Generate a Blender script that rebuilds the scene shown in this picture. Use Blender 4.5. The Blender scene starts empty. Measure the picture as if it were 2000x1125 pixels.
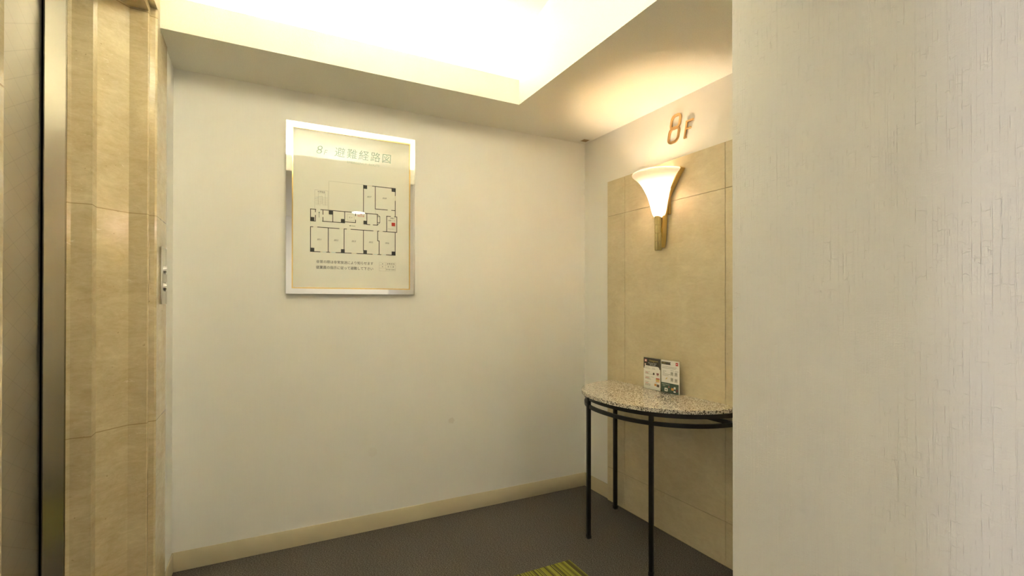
import bpy, bmesh, math, random
from mathutils import Vector, Matrix
C = bpy.context.scene
random.seed(4)

# ------------------------------------------------------------------ camera
YAW, PITCH, ROLL, FPX, EYE, SHY = 0.480148, 0.0043043, 0.00096490, 950.117, 1.23167, 23.80
XR, YW, XL, YF, XF, ZC, ZP = 1.952, 2.684, -0.348, 2.312, 1.246, 2.30, 2.4345
YN = 0.98                       # near edge of the ceiling recess / far edge of the pillar
cam = bpy.data.cameras.new('camera'); camo = bpy.data.objects.new('camera', cam)
C.collection.objects.link(camo); C.camera = camo
F = Vector((math.sin(YAW)*math.cos(PITCH), math.cos(YAW)*math.cos(PITCH), math.sin(PITCH)))
R0 = Vector((math.cos(YAW), -math.sin(YAW), 0)); U0 = R0.cross(F)
Rv = R0*math.cos(ROLL)+U0*math.sin(ROLL); Uv = -R0*math.sin(ROLL)+U0*math.cos(ROLL)
M = Matrix((Rv, Uv, -F)).transposed().to_4x4(); M.translation = Vector((0, 0, EYE))
camo.matrix_world = M
cam.sensor_fit = 'HORIZONTAL'; cam.sensor_width = 36; cam.lens = FPX*36/2000
cam.shift_y = SHY/2000; cam.clip_start = 0.02; cam.clip_end = 60

# ------------------------------------------------------------------ world, exposure, daylight
W = bpy.data.worlds.new('world'); C.world = W; W.use_nodes = True
W.node_tree.nodes['Background'].inputs[0].default_value = (0.75, 0.8, 0.9, 1)
W.node_tree.nodes['Background'].inputs[1].default_value = 0.35
C.view_settings.view_transform = 'Standard'; C.view_settings.look = 'None'
C.view_settings.gamma = 1; C.view_settings.use_curve_mapping = False
C.view_settings.exposure = 0.33
C.cycles.max_bounces = 14; C.cycles.diffuse_bounces = 8; C.cycles.glossy_bounces = 5
C.cycles.sample_clamp_indirect = 80

def area(name, loc, size, sizey, power, col, direction):
    l = bpy.data.lights.new(name, 'AREA'); l.shape = 'RECTANGLE'; l.size = size; l.size_y = sizey
    l.energy = power; l.color = col
    o = bpy.data.objects.new(name, l); C.collection.objects.link(o); o.location = loc
    o.rotation_euler = Vector(direction).to_track_quat('-Z', 'Y').to_euler()
    return o
# daylight through the window at the left end of the corridor (light size: width x height)
area('window_daylight', (-4.62, -0.53, 1.45), 0.36, 1.3, 52, (0.78, 0.77, 1.0), (1, 0, 0))
area('corridor_window_daylight', (4.62, -0.6, 1.45), 0.40, 1.3, 12, (0.95, 0.93, 1.0), (-1, 0, 0))

# ------------------------------------------------------------------ node helpers
def mat(name):
    m = bpy.data.materials.new(name); m.use_nodes = True
    return m, m.node_tree.nodes, m.node_tree.links, m.node_tree.nodes['Principled BSDF']
def simple(name, col, rough=.5, metal=0, spec=.5, emis=None, es=0):
    m, n, l, b = mat(name)
    b.inputs['Base Color'].default_value = (*col, 1); b.inputs['Roughness'].default_value = rough
    b.inputs['Metallic'].default_value = metal; b.inputs['Specular IOR Level'].default_value = spec
    if emis: b.inputs['Emission Color'].default_value = (*emis, 1); b.inputs['Emission Strength'].default_value = es
    # faint procedural variation so no surface is perfectly flat
    tc = n.new('ShaderNodeTexCoord'); nz = n.new('ShaderNodeTexNoise'); nz.inputs['Scale'].default_value = 60
    mr = n.new('ShaderNodeMapRange'); mr.inputs[3].default_value = max(0, rough-.03); mr.inputs[4].default_value = rough+.03
    l.new(tc.outputs['Object'], nz.inputs['Vector']); l.new(nz.outputs['Fac'], mr.inputs[0]); l.new(mr.outputs[0], b.inputs['Roughness'])
    return m
def node(n, t, **kw):
    x = n.new(t)
    for k, v in kw.items():
        if k.startswith('i_'):
            key = k[2:]; key = int(key) if key.isdigit() else key.replace('_', ' ')
            x.inputs[key].default_value = v
        else: setattr(x, k, v)
    return x
def math_(n, l, op, a, b=None, c=None):
    x = n.new('ShaderNodeMath'); x.operation = op
    for i, v in enumerate((a, b, c)):
        if v is None: continue
        if isinstance(v, (int, float)): x.inputs[i].default_value = v
        else: l.new(v, x.inputs[i])
    return x.outputs[0]
def mapping(n, l, scale=(1, 1, 1), rot=(0, 0, 0), loc=(0, 0, 0)):
    tc = n.new('ShaderNodeTexCoord'); mp = n.new('ShaderNodeMapping')
    mp.inputs['Scale'].default_value = scale; mp.inputs['Rotation'].default_value = rot; mp.inputs['Location'].default_value = loc
    l.new(tc.outputs['Object'], mp.inputs['Vector']); return mp.outputs[0]
def ramp(n, l, fac, stops):
    r = n.new('ShaderNodeValToRGB'); e = r.color_ramp.elements
    while len(e) < len(stops): e.new(.5)
    for i, (p, c) in enumerate(stops): e[i].position = p; e[i].color = (*c, 1)
    l.new(fac, r.inputs[0]); return r.outputs[0]
def mix(n, l, fac, a, b, blend='MIX'):
    m = n.new('ShaderNodeMix'); m.data_type = 'RGBA'; m.blend_type = blend
    for sock, v in ((m.inputs[0], fac), (m.inputs[6], a), (m.inputs[7], b)):
        if isinstance(v, (int, float)): sock.default_value = v
        elif isinstance(v, tuple): sock.default_value = (*v, 1)
        else: l.new(v, sock)
    return m.outputs[2]
def bump(n, l, b, h, strength, dist):
    x = n.new('ShaderNodeBump'); x.inputs['Strength'].default_value = strength; x.inputs['Distance'].default_value = dist
    l.new(h, x.inputs['Height']); l.new(x.outputs[0], b.inputs['Normal']); return x
def noise(n, l, v, scale, detail=3, rough=.5, dist=0):
    x = n.new('ShaderNodeTexNoise'); x.inputs['Scale'].default_value = scale; x.inputs['Detail'].default_value = detail
    x.inputs['Roughness'].default_value = rough; x.inputs['Distortion'].default_value = dist
    l.new(v, x.inputs['Vector']); return x.outputs['Fac']

# ------------------------------------------------------------------ materials
def wallpaper(name, axis, col, strength=.35, stain=None, near=False):
    """pressed-paper wallpaper: narrow vertical creased strips with short horizontal folds; axis = horizontal axis of the wall"""
    m, n, l, b = mat(name)
    tc = n.new('ShaderNodeTexCoord'); sep = n.new('ShaderNodeSeparateXYZ'); l.new(tc.outputs['Object'], sep.inputs[0])
    hor = sep.outputs['X' if axis == 'x' else 'Y']; ver = sep.outputs['Z']
    wob = noise(n, l, tc.outputs['Object'], 9, 2); wob2 = noise(n, l, tc.outputs['Object'], 55, 2)
    h2 = math_(n, l, 'ADD', hor, math_(n, l, 'ADD', math_(n, l, 'MULTIPLY', wob, .004), math_(n, l, 'MULTIPLY', wob2, .0014)))
    v2 = math_(n, l, 'ADD', ver, math_(n, l, 'MULTIPLY', wob2, .020))
    hs = []
    for w, ln, off, k, m0, m1 in ((.0175, .34, .37, .50, .40, .70), (.0112, .23, .61, .40, .42, .66), (.031, .19, .29, .45, .42, .66), (.0195, .047, .43, .75, .55, .64), (.014, .071, .31, .6, .56, .65)):
        cb = n.new('ShaderNodeCombineXYZ'); l.new(v2, cb.inputs[0]); l.new(h2, cb.inputs[1])
        br = n.new('ShaderNodeTexBrick'); br.offset = off; br.inputs['Scale'].default_value = 1
        br.inputs['Brick Width'].default_value = ln; br.inputs['Row Height'].default_value = w
        br.inputs['Mortar Size'].default_value = .0008; br.inputs['Mortar Smooth'].default_value = 1
        br.inputs['Color1'].default_value = (0, 0, 0, 1); br.inputs['Color2'].default_value = (1, 1, 1, 1)
        l.new(cb.outputs[0], br.inputs['Vector'])
        mp = n.new('ShaderNodeMapping'); mp.inputs['Scale'].default_value = (22, 22, 5) if ln > .1 else (38, 38, 30); mp.inputs['Location'].default_value = (w*90, w*300, ln*40)
        l.new(tc.outputs['Object'], mp.inputs['Vector'])
        msk = n.new('ShaderNodeMapRange'); msk.inputs[1].default_value = m0; msk.inputs[2].default_value = m1
        l.new(noise(n, l, mp.outputs[0], 1, 2), msk.inputs[0])
        hs.append(math_(n, l, 'MULTIPLY', math_(n, l, 'MULTIPLY', br.outputs['Fac'], msk.outputs[0]), k))
    mp = n.new('ShaderNodeMapping'); mp.inputs['Scale'].default_value = (300, 300, 9); l.new(tc.outputs['Object'], mp.inputs['Vector'])
    fib = noise(n, l, mp.outputs[0], 1, 2)
    mp2 = n.new('ShaderNodeMapping'); mp2.inputs['Scale'].default_value = (60, 60, 260); l.new(tc.outputs['Object'], mp2.inputs['Vector'])
    wv = noise(n, l, mp2.outputs[0], 1, 3)
    fine = noise(n, l, tc.outputs['Object'], 260, 3, .7)
    h = hs[0]
    for q_ in hs[1:]: h = math_(n, l, 'ADD', h, q_)
    h = math_(n, l, 'ADD', h, math_(n, l, 'ADD', math_(n, l, 'MULTIPLY', fib, .55), math_(n, l, 'ADD', math_(n, l, 'MULTIPLY', fine, .6), math_(n, l, 'MULTIPLY', wv, .5))))
    bump(n, l, b, h, strength, .0012)
    tone = noise(n, l, tc.outputs['Object'], 3.1, 4)
    c = ramp(n, l, tone, [(.3, tuple(x*.97 for x in col)), (.7, col)])
    c = mix(n, l, math_(n, l, 'MULTIPLY', fib, .17), c, tuple(x*.80 for x in col))
    for st in (stain or []):
        vm = n.new('ShaderNodeVectorMath'); vm.operation = 'DISTANCE'; l.new(tc.outputs['Object'], vm.inputs[0]); vm.inputs[1].default_value = st[0]
        blot = math_(n, l, 'MULTIPLY', math_(n, l, 'LESS_THAN', math_(n, l, 'ADD', vm.outputs['Value'], math_(n, l, 'MULTIPLY', noise(n, l, tc.outputs['Object'], 90, 3), st[1]*1.3)), st[1]*1.45), st[2])
        c = mix(n, l, blot, c, (col[0]*.6, col[1]*.52, col[2]*.36))
    l.new(c, b.inputs['Base Color']); b.inputs['Roughness'].default_value = .75; b.inputs['Specular IOR Level'].default_value = .25
    return m
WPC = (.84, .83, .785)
M_WX = wallpaper('wallpaper_x', 'x', WPC, .26, [((1.0, YW, .54), .022, .22), ((0.55, YW, .42), .03, .08)])
M_WY = wallpaper('wallpaper_y', 'y', WPC, .16)
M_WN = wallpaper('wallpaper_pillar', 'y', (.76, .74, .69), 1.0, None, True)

def ceiling_paper():
    m, n, l, b = mat('ceiling_paper'); v = mapping(n, l)
    b.inputs['Base Color'].default_value = (.80, .775, .715, 1); b.inputs['Roughness'].default_value = .8; b.inputs['Specular IOR Level'].default_value = .2
    h = math_(n, l, 'ADD', noise(n, l, v, 230, 3, .6), math_(n, l, 'MULTIPLY', noise(n, l, v, 90, 2), .6))
    bump(n, l, b, h, .35, .0016)
    l.new(ramp(n, l, noise(n, l, v, 240, 2), [(.35, (.74, .72, .645)), (.6, (.785, .765, .69))]), b.inputs['Base Color'])
    return m
M_CEIL = ceiling_paper()

def stone(name, dark, light, rough, joints=(), vein=.5, jcol=(.30, .22, .10)):
    m, n, l, b = mat(name)
    tc = n.new('ShaderNodeTexCoord'); v = tc.outputs['Object']
    sep = n.new('ShaderNodeSeparateXYZ'); l.new(v, sep.inputs[0])
    cloud = noise(n, l, v, 4.5, 6, .62, .6)
    mp = n.new('ShaderNodeMapping'); mp.inputs['Scale'].default_value = (1, 1, 2.6); mp.inputs['Rotation'].default_value = (.5, .35, 0); l.new(v, mp.inputs['Vector'])
    streak = noise(n, l, mp.outputs[0], 11, 7, .66, 1.1)
    fin = noise(n, l, mp.outputs[0], 48, 5, .7, .4)
    f = math_(n, l, 'ADD', math_(n, l, 'MULTIPLY', cloud, .45), math_(n, l, 'ADD', math_(n, l, 'MULTIPLY', streak, .35), math_(n, l, 'MULTIPLY', fin, .20)))
    c = ramp(n, l, f, [(.36, dark), (.52, tuple((a+b_)/2 for a, b_ in zip(dark, light))), (.66, light)])
    # slab to slab tone
    t = 0.0
    for j in joints: t = math_(n, l, 'ADD', t, math_(n, l, 'GREATER_THAN', sep.outputs['Z'], j))
    if joints:
        s = math_(n, l, 'FRACT', math_(n, l, 'MULTIPLY', math_(n, l, 'SINE', math_(n, l, 'MULTIPLY', t, 7.3)), 43.7))
        c = mix(n, l, math_(n, l, 'MULTIPLY', s, .10), c, (.30, .22, .12))
    # pale shell flecks and thin brown veins
    vo = n.new('ShaderNodeTexVoronoi'); vo.feature = 'DISTANCE_TO_EDGE'; vo.inputs['Scale'].default_value = 7
    nn = n.new('ShaderNodeTexNoise'); nn.inputs['Scale'].default_value = 9; nn.inputs['Detail'].default_value = 4; l.new(v, nn.inputs['Vector'])
    vadd = n.new('ShaderNodeMix'); vadd.data_type = 'VECTOR'; vadd.inputs[0].default_value = .22; l.new(v, vadd.inputs[4]); l.new(nn.outputs['Color'], vadd.inputs[5])
    l.new(vadd.outputs[1], vo.inputs['Vector'])
    ed = n.new('ShaderNodeMapRange'); ed.inputs[1].default_value = 0; ed.inputs[2].default_value = .010; ed.inputs[3].default_value = 1; ed.inputs[4].default_value = 0
    l.new(vo.outputs['Distance'], ed.inputs[0])
    msk = n.new('ShaderNodeMapRange'); msk.inputs[1].default_value = .52; msk.inputs[2].default_value = .66; l.new(noise(n, l, v, 6, 3), msk.inputs[0])
    c = mix(n, l, math_(n, l, 'MULTIPLY', math_(n, l, 'MULTIPLY', ed.outputs[0], msk.outputs[0]), vein*.28), c, (.36, .26, .12))
    mpf = n.new('ShaderNodeMapping'); mpf.inputs['Scale'].default_value = (1, 1, 1.9); mpf.inputs['Rotation'].default_value = (.2, .9, .4); l.new(v, mpf.inputs['Vector'])
    fl = n.new('ShaderNodeMapRange'); fl.inputs[1].default_value = .67; fl.inputs[2].default_value = .74; l.new(noise(n, l, mpf.outputs[0], 34, 4, .6, .8), fl.inputs[0])
    c = mix(n, l, math_(n, l, 'MULTIPLY', fl.outputs[0], vein*.5), c, (.82, .76, .58))
    pit = n.new('ShaderNodeMapRange'); pit.inputs[1].default_value = .74; pit.inputs[2].default_value = .78; l.new(noise(n, l, v, 62, 2, .5), pit.inputs[0])
    c = mix(n, l, math_(n, l, 'MULTIPLY', pit.outputs[0], vein*.6), c, (.2, .13, .05))
    J = None
    for j in joints:
        d = math_(n, l, 'LESS_THAN', math_(n, l, 'ABSOLUTE', math_(n, l, 'SUBTRACT', sep.outputs['Z'], j)), .0016)
        J = d if J is None else math_(n, l, 'MAXIMUM', J, d)
    if J is not None: c = mix(n, l, math_(n, l, 'MULTIPLY', J, .75), c, jcol)
    l.new(c, b.inputs['Base Color']); b.inputs['Roughness'].default_value = rough
    mr = n.new('ShaderNodeMapRange'); mr.inputs[3].default_value = rough*.75; mr.inputs[4].default_value = rough*1.3
    l.new(noise(n, l, v, 14, 4), mr.inputs[0]); l.new(mr.outputs[0], b.inputs['Roughness'])
    bp = bump(n, l, b, math_(n, l, 'ADD', math_(n, l, 'MULTIPLY', streak, .12), math_(n, l, 'MULTIPLY', J, -2.0) if J is not None else 0.0), .25, .0012)
    return m
M_STONE = stone('surround_marble', (.46, .365, .20), (.70, .60, .39), .14, (.7822, 1.5575, 2.31), .8)
M_PANEL = stone('panel_marble', (.54, .455, .28), (.69, .61, .42), .42, (), .3)
M_GROUT = simple('grout', (.30, .23, .13), .9)

def carpet():
    m, n, l, b = mat('carpet'); v = mapping(n, l)
    mp = mapping(n, l, (1, 1.7, 1), (0, 0, .5))
    a = noise(n, l, mp, 165, 3, .8); c2 = noise(n, l, v, 520, 2, .6)
    f = math_(n, l, 'ADD', math_(n, l, 'MULTIPLY', a, .7), math_(n, l, 'MULTIPLY', c2, .3))
    c = ramp(n, l, f, [(.38, (.042, .036, .030)), (.5, (.112, .100, .088)), (.61, (.26, .235, .20))])
    l.new(c, b.inputs['Base Color']); b.inputs['Roughness'].default_value = 1; b.inputs['Specular IOR Level'].default_value = .05
    bump(n, l, b, f, .9, .004); return m
M_CARPET = carpet()
def mat_stripes():
    m, n, l, b = mat('striped_pile'); tc = n.new('ShaderNodeTexCoord')
    sep = n.new('ShaderNodeSeparateXYZ'); l.new(tc.outputs['Object'], sep.inputs[0])
    w = n.new('ShaderNodeTexWhiteNoise'); w.noise_dimensions = '1D'
    l.new(math_(n, l, 'FLOOR', math_(n, l, 'MULTIPLY', math_(n, l, 'ADD', sep.outputs['X'], math_(n, l, 'MULTIPLY', noise(n, l, tc.outputs['Object'], 60, 2), .0012)), 340)), w.inputs['W'])
    c = ramp(n, l, w.outputs['Value'], [(.20, (.06, .048, .036)), (.30, (.26, .25, .035)), (.6, (.31, .31, .042)), (.92, (.42, .42, .085))])
    c = mix(n, l, math_(n, l, 'MULTIPLY', noise(n, l, tc.outputs['Object'], 420, 2), .5), c, (.12, .11, .03))
    l.new(c, b.inputs['Base Color']); b.inputs['Roughness'].default_value = .95; b.inputs['Specular IOR Level'].default_value = .1
    bump(n, l, b, math_(n, l, 'ADD', w.outputs['Value'], noise(n, l, tc.outputs['Object'], 500, 2)), .7, .002); return m
M_MAT = mat_stripes()
M_BASE = simple('vinyl_baseboard', (.62, .55, .37), .5, spec=.35)

def granite():
    m, n, l, b = mat('granite'); v = mapping(n, l)
    vo = n.new('ShaderNodeTexVoronoi'); vo.inputs['Scale'].default_value = 270; l.new(v, vo.inputs['Vector'])
    wn = n.new('ShaderNodeSeparateColor'); l.new(vo.outputs['Color'], wn.inputs[0])
    clus = math_(n, l, 'ADD', math_(n, l, 'MULTIPLY', wn.outputs[0], .62), math_(n, l, 'MULTIPLY', noise(n, l, v, 110, 3, .6), .62))
    c = ramp(n, l, clus, [(.0, (.025, .02, .018)), (.41, (.04, .033, .026)), (.45, (.24, .20, .15)), (.55, (.46, .41, .33)), (.66, (.70, .65, .55)), (.95, (.80, .76, .68))])
    c.node.color_ramp.interpolation = 'LINEAR'
    l.new(c, b.inputs['Base Color']); b.inputs['Roughness'].default_value = .14; b.inputs['Coat Weight'].default_value = .3
    b.inputs['Coat Roughness'].default_value = .05
    return m
M_GRAN = granite()
M_BLACK = simple('black_iron', (.012, .011, .010), .38, spec=.35)
M_DARKGAP = simple('dark_gap', (.004, .004, .004), .9, spec=.05)  # near-black; beside the lift door its colour stands in for shade

def steel(name, col, rough, brushed_axis=None, vary=True):
    m, n, l, b = mat(name)
    b.inputs['Base Color'].default_value = (*col, 1); b.inputs['Metallic'].default_value = 1; b.inputs['Roughness'].default_value = rough
    if brushed_axis:
        sc = {'h': (60, 60, 1500), 'v': (1500, 1500, 20)}[brushed_axis]
        v = mapping(n, l, sc); nz = noise(n, l, v, 1, 2)
        mr = n.new('ShaderNodeMapRange'); mr.inputs[3].default_value = rough*.8; mr.inputs[4].default_value = rough*1.25
        l.new(nz, mr.inputs[0]); l.new(mr.outputs[0], b.inputs['Roughness']); bump(n, l, b, nz, .05, .0003)
    elif vary:
        v = mapping(n, l); nz = noise(n, l, v, 25, 2)
        mr = n.new('ShaderNodeMapRange'); mr.inputs[3].default_value = rough*.8; mr.inputs[4].default_value = rough*1.3
        l.new(nz, mr.inputs[0]); l.new(mr.outputs[0], b.inputs['Roughness'])
    return m
M_STEEL = steel('brushed_steel', (.56, .53, .46), .22, None, False)
_n = M_STEEL.node_tree.nodes; _b = _n['Principled BSDF']; _b.inputs['Anisotropic'].default_value = .45
_t = _n.new('ShaderNodeTangent'); _t.direction_type = 'RADIAL'; _t.axis = 'Z'; M_STEEL.node_tree.links.new(_t.outputs[0], _b.inputs['Tangent'])
M_CHROME = steel('polished_chrome', (.80, .79, .78), .03)
M_GOLD = steel('gold_lip', (.80, .56, .22), .18)
M_BRASS = steel('brass', (.66, .50, .20), .30)
M_BRASSD = steel('aged_brass', (.52, .44, .22), .30)
M_BRONZE = steel('bronze_numeral', (.66, .44, .21), .30)

def quilted():
    """patterned stainless: rhombic lattice of polished facets, each brushed in its own direction"""
    m, n, l, b = mat('quilted_steel'); tc = n.new('ShaderNodeTexCoord'); sep = n.new('ShaderNodeSeparateXYZ'); l.new(tc.outputs['Object'], sep.inputs[0])
    P = .0775
    a = math_(n, l, 'DIVIDE', math_(n, l, 'ADD', sep.outputs['Z'], math_(n, l, 'MULTIPLY', sep.outputs['Y'], .5)), P)
    c = math_(n, l, 'DIVIDE', math_(n, l, 'SUBTRACT', sep.outputs['Z'], math_(n, l, 'MULTIPLY', sep.outputs['Y'], .5)), P)
    fa = math_(n, l, 'FRACT', a); fc = math_(n, l, 'FRACT', c)
    cb = n.new('ShaderNodeCombineXYZ'); l.new(math_(n, l, 'FLOOR', a), cb.inputs[0]); l.new(math_(n, l, 'FLOOR', c), cb.inputs[1])
    wn = n.new('ShaderNodeTexWhiteNoise'); wn.noise_dimensions = '2D'; l.new(cb.outputs[0], wn.inputs['Vector'])
    # each facet leans slightly (ramp along it) with a fine groove on the lattice lines
    h = math_(n, l, 'ADD', math_(n, l, 'MULTIPLY', fa, .55), math_(n, l, 'MULTIPLY', fc, .35))
    g = math_(n, l, 'ADD', math_(n, l, 'LESS_THAN', fa, .035), math_(n, l, 'LESS_THAN', fc, .035))
    zf = math_(n, l, 'FRACT', math_(n, l, 'DIVIDE', sep.outputs['Z'], P)); hair = math_(n, l, 'MULTIPLY', math_(n, l, 'LESS_THAN', math_(n, l, 'ABSOLUTE', math_(n, l, 'SUBTRACT', zf, .5)), .14), math_(n, l, 'SINE', math_(n, l, 'MULTIPLY', zf, 110)))
    h = math_(n, l, 'ADD', h, math_(n, l, 'ADD', math_(n, l, 'MULTIPLY', g, -.25), math_(n, l, 'MULTIPLY', hair, .05)))
    bump(n, l, b, h, .10, .0022)
    mr = n.new('ShaderNodeMapRange'); mr.inputs[3].default_value = .42; mr.inputs[4].default_value = .47; l.new(wn.outputs['Value'], mr.inputs[0]); l.new(mr.outputs[0], b.inputs['Roughness'])
    b.inputs['Metallic'].default_value = 1
    l.new(mix(n, l, math_(n, l, 'MULTIPLY', g, .35), mix(n, l, wn.outputs['Value'], (.58, .54, .46), (.60, .56, .48)), (.38, .35, .29)), b.inputs['Base Color'])
    return m
M_QUILT = quilted()

def glass_pane():
    m = bpy.data.materials.new('clear_glass'); m.use_nodes = True; n = m.node_tree.nodes; l = m.node_tree.links; n.clear()
    o = n.new('ShaderNodeOutputMaterial'); t = n.new('ShaderNodeBsdfTransparent'); t.inputs[0].default_value = (.992, .997, .990, 1)
    g = n.new('ShaderNodeBsdfGlossy'); g.inputs['Roughness'].default_value = .015
    fr = n.new('ShaderNodeFresnel'); fr.inputs['IOR'].default_value = 1.48
    ge = n.new('ShaderNodeNewGeometry'); fac = math_(n, l, 'MULTIPLY', fr.outputs[0], math_(n, l, 'SUBTRACT', 1.0, ge.outputs['Backfacing']))
    mx = n.new('ShaderNodeMixShader'); l.new(fac, mx.inputs[0]); l.new(t.outputs[0], mx.inputs[1]); l.new(g.outputs[0], mx.inputs[2]); l.new(mx.outputs[0], o.inputs[0])
    return m
M_GLASS = glass_pane()
def acrylic():
    m = bpy.data.materials.new('clear_acrylic'); m.use_nodes = True; n = m.node_tree.nodes; l = m.node_tree.links; n.clear()
    o = n.new('ShaderNodeOutputMaterial'); t = n.new('ShaderNodeBsdfTransparent'); t.inputs[0].default_value = (.97, .98, .965, 1)
    g = n.new('ShaderNodeBsdfGlossy'); g.inputs['Roughness'].default_value = .05
    lw = n.new('ShaderNodeFresnel'); lw.inputs['IOR'].default_value = 1.35; ge = n.new('ShaderNodeNewGeometry')
    mx = n.new('ShaderNodeMixShader'); l.new(math_(n, l, 'MULTIPLY', lw.outputs[0], math_(n, l, 'SUBTRACT', 1.0, ge.outputs['Backfacing'])), mx.inputs[0]); l.new(t.outputs[0], mx.inputs[1]); l.new(g.outputs[0], mx.inputs[2]); l.new(mx.outputs[0], o.inputs[0])
    return m
M_ACR = acrylic()
def opal():
    m = bpy.data.materials.new('opal_glass'); m.use_nodes = True; n = m.node_tree.nodes; l = m.node_tree.links; n.clear()
    o = n.new('ShaderNodeOutputMaterial'); tr = n.new('ShaderNodeBsdfTranslucent'); tr.inputs[0].default_value = (.95, .91, .93, 1)
    d = n.new('ShaderNodeBsdfDiffuse'); d.inputs[0].default_value = (.88, .86, .86, 1)
    g = n.new('ShaderNodeBsdfGlossy'); g.inputs['Roughness'].default_value = .12
    m1 = n.new('ShaderNodeMixShader'); m1.inputs[0].default_value = .50; l.new(tr.outputs[0], m1.inputs[1]); l.new(d.outputs[0], m1.inputs[2])
    m2 = n.new('ShaderNodeMixShader'); m2.inputs[0].default_value = .05; l.new(m1.outputs[0], m2.inputs[1]); l.new(g.outputs[0], m2.inputs[2])
    l.new(m2.outputs[0], o.inputs[0]); return m
M_OPAL = opal()
TUBE = (1.0, .98, .86)
def emitter(name, col, s):
    m = bpy.data.materials.new(name); m.use_nodes = True; n = m.node_tree.nodes; l = m.node_tree.links; n.clear()
    o = n.new('ShaderNodeOutputMaterial'); e = n.new('ShaderNodeEmission'); e.inputs[0].default_value = (*col, 1); e.inputs[1].default_value = s
    l.new(e.outputs[0], o.inputs[0]); return m
M_TUBE = emitter('fluorescent_glow', TUBE, 142)
M_BULB = emitter('bulb_glow', (1, .77, .54), 560)
M_DOWN = emitter('downlight_glow', (1, .93, .76), 190)

# ------------------------------------------------------------------ mesh helpers (all in metres, world coordinates)
def bm_box(bm, x0, x1, y0, y1, z0, z1, bev=0, seg=2):
    n = bmesh.ops.create_cube(bm, size=1)['verts']
    for v in n:
        v.co = Vector(((x0+x1)/2+v.co.x*(x1-x0), (y0+y1)/2+v.co.y*(y1-y0), (z0+z1)/2+v.co.z*(z1-z0)))
    if bev:
        es = list({e for v in n for e in v.link_edges})
        bmesh.ops.bevel(bm, geom=es, offset=bev, segments=seg, affect='EDGES', profile=.5)
def bm_prism(bm, pts, place, h0, h1):
    """closed 2-D outline pts extruded between h0 and h1; place(u, v, h) -> world"""
    a = [bm.verts.new(place(u, v, h0)) for u, v in pts]; b = [bm.verts.new(place(u, v, h1)) for u, v in pts]
    n = len(pts); bm.faces.new(a[::-1]); bm.faces.new(b)
    for i in range(n): bm.faces.new((a[i], a[(i+1) % n], b[(i+1) % n], b[i]))
def bm_strip(bm, pts, w, place, h0, h1, closed=False):
    """band of width w along a 2-D path (mitred), thickness h0..h1"""
    n = len(pts); L = []; Rr = []
    for i in range(n):
        p = Vector(pts[i]); 
        a = Vector(pts[(i-1) % n]) if (closed or i > 0) else None; c = Vector(pts[(i+1) % n]) if (closed or i < n-1) else None
        d1 = (p-a).normalized() if a is not None else (c-p).normalized(); d2 = (c-p).normalized() if c is not None else d1
        n1 = Vector((-d1.y, d1.x)); n2 = Vector((-d2.y, d2.x)); mt = (n1+n2); mt = mt.normalized() if mt.length > 1e-6 else n1
        k = (w/2)/max(.35, mt.dot(n1)); L.append(p+mt*k); Rr.append(p-mt*k)
    m = n if closed else n-1
    V = [[bm.verts.new(place(q.x, q.y, h)) for q in arr] for arr in (L, Rr) for h in (h0, h1)]
    l0, l1, r0, r1 = V
    for i in range(m):
        j = (i+1) % n
        for A, B in ((l1, r1), (r0, l0), (l0, l1), (r1, r0)):
            bm.faces.new((A[i], B[i], B[j], A[j]))
    if not closed:
        bm.faces.new((l0[0], l1[0], r1[0], r0[0])); bm.faces.new((l1[-1], l0[-1], r0[-1], r1[-1]))
def bm_cyl(bm, c, axis, r, h, seg=24, r2=None):
    mt = Vector(axis).to_track_quat('Z', 'Y').to_matrix().to_4x4(); mt.translation = Vector(c)
    bmesh.ops.create_cone(bm, cap_ends=True, segments=seg, radius1=r, radius2=r if r2 is None else r2, depth=h, matrix=mt)
def obj(name, bm, m, parent=None, smooth=False, kind=None):
    bmesh.ops.recalc_face_normals(bm, faces=bm.faces)
    me = bpy.data.meshes.new(name)
    if parent is not None:
        p = parent; off = Vector((0, 0, 0))
        while p is not None: off += Vector(p.location); p = p.parent
        bmesh.ops.translate(bm, verts=bm.verts, vec=-off)
    bm.to_mesh(me); bm.free(); me.materials.append(m)
    o = bpy.data.objects.new(name, me); C.collection.objects.link(o)
    if parent is not None: o.parent = parent
    if smooth:
        for pl in me.polygons: pl.use_smooth = True
        if smooth != 'all':
            me.set_sharp_from_angle(angle=math.radians(35))
    if kind: o['kind'] = kind
    return o
def thing(name, label, cat, loc=(0, 0, 0), group=None):
    o = bpy.data.objects.new(name, None); C.collection.objects.link(o); o.location = loc; o.empty_display_size = .05
    o['label'] = label; o['category'] = cat
    if group: o['group'] = group
    return o
def box(name, dims, m, parent=None, kind=None, bev=0):
    bm = bmesh.new(); bm_box(bm, *dims, bev=bev); return obj(name, bm, m, parent, smooth=bool(bev), kind=kind)
NB = bmesh.new
S = 'structure'

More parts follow.
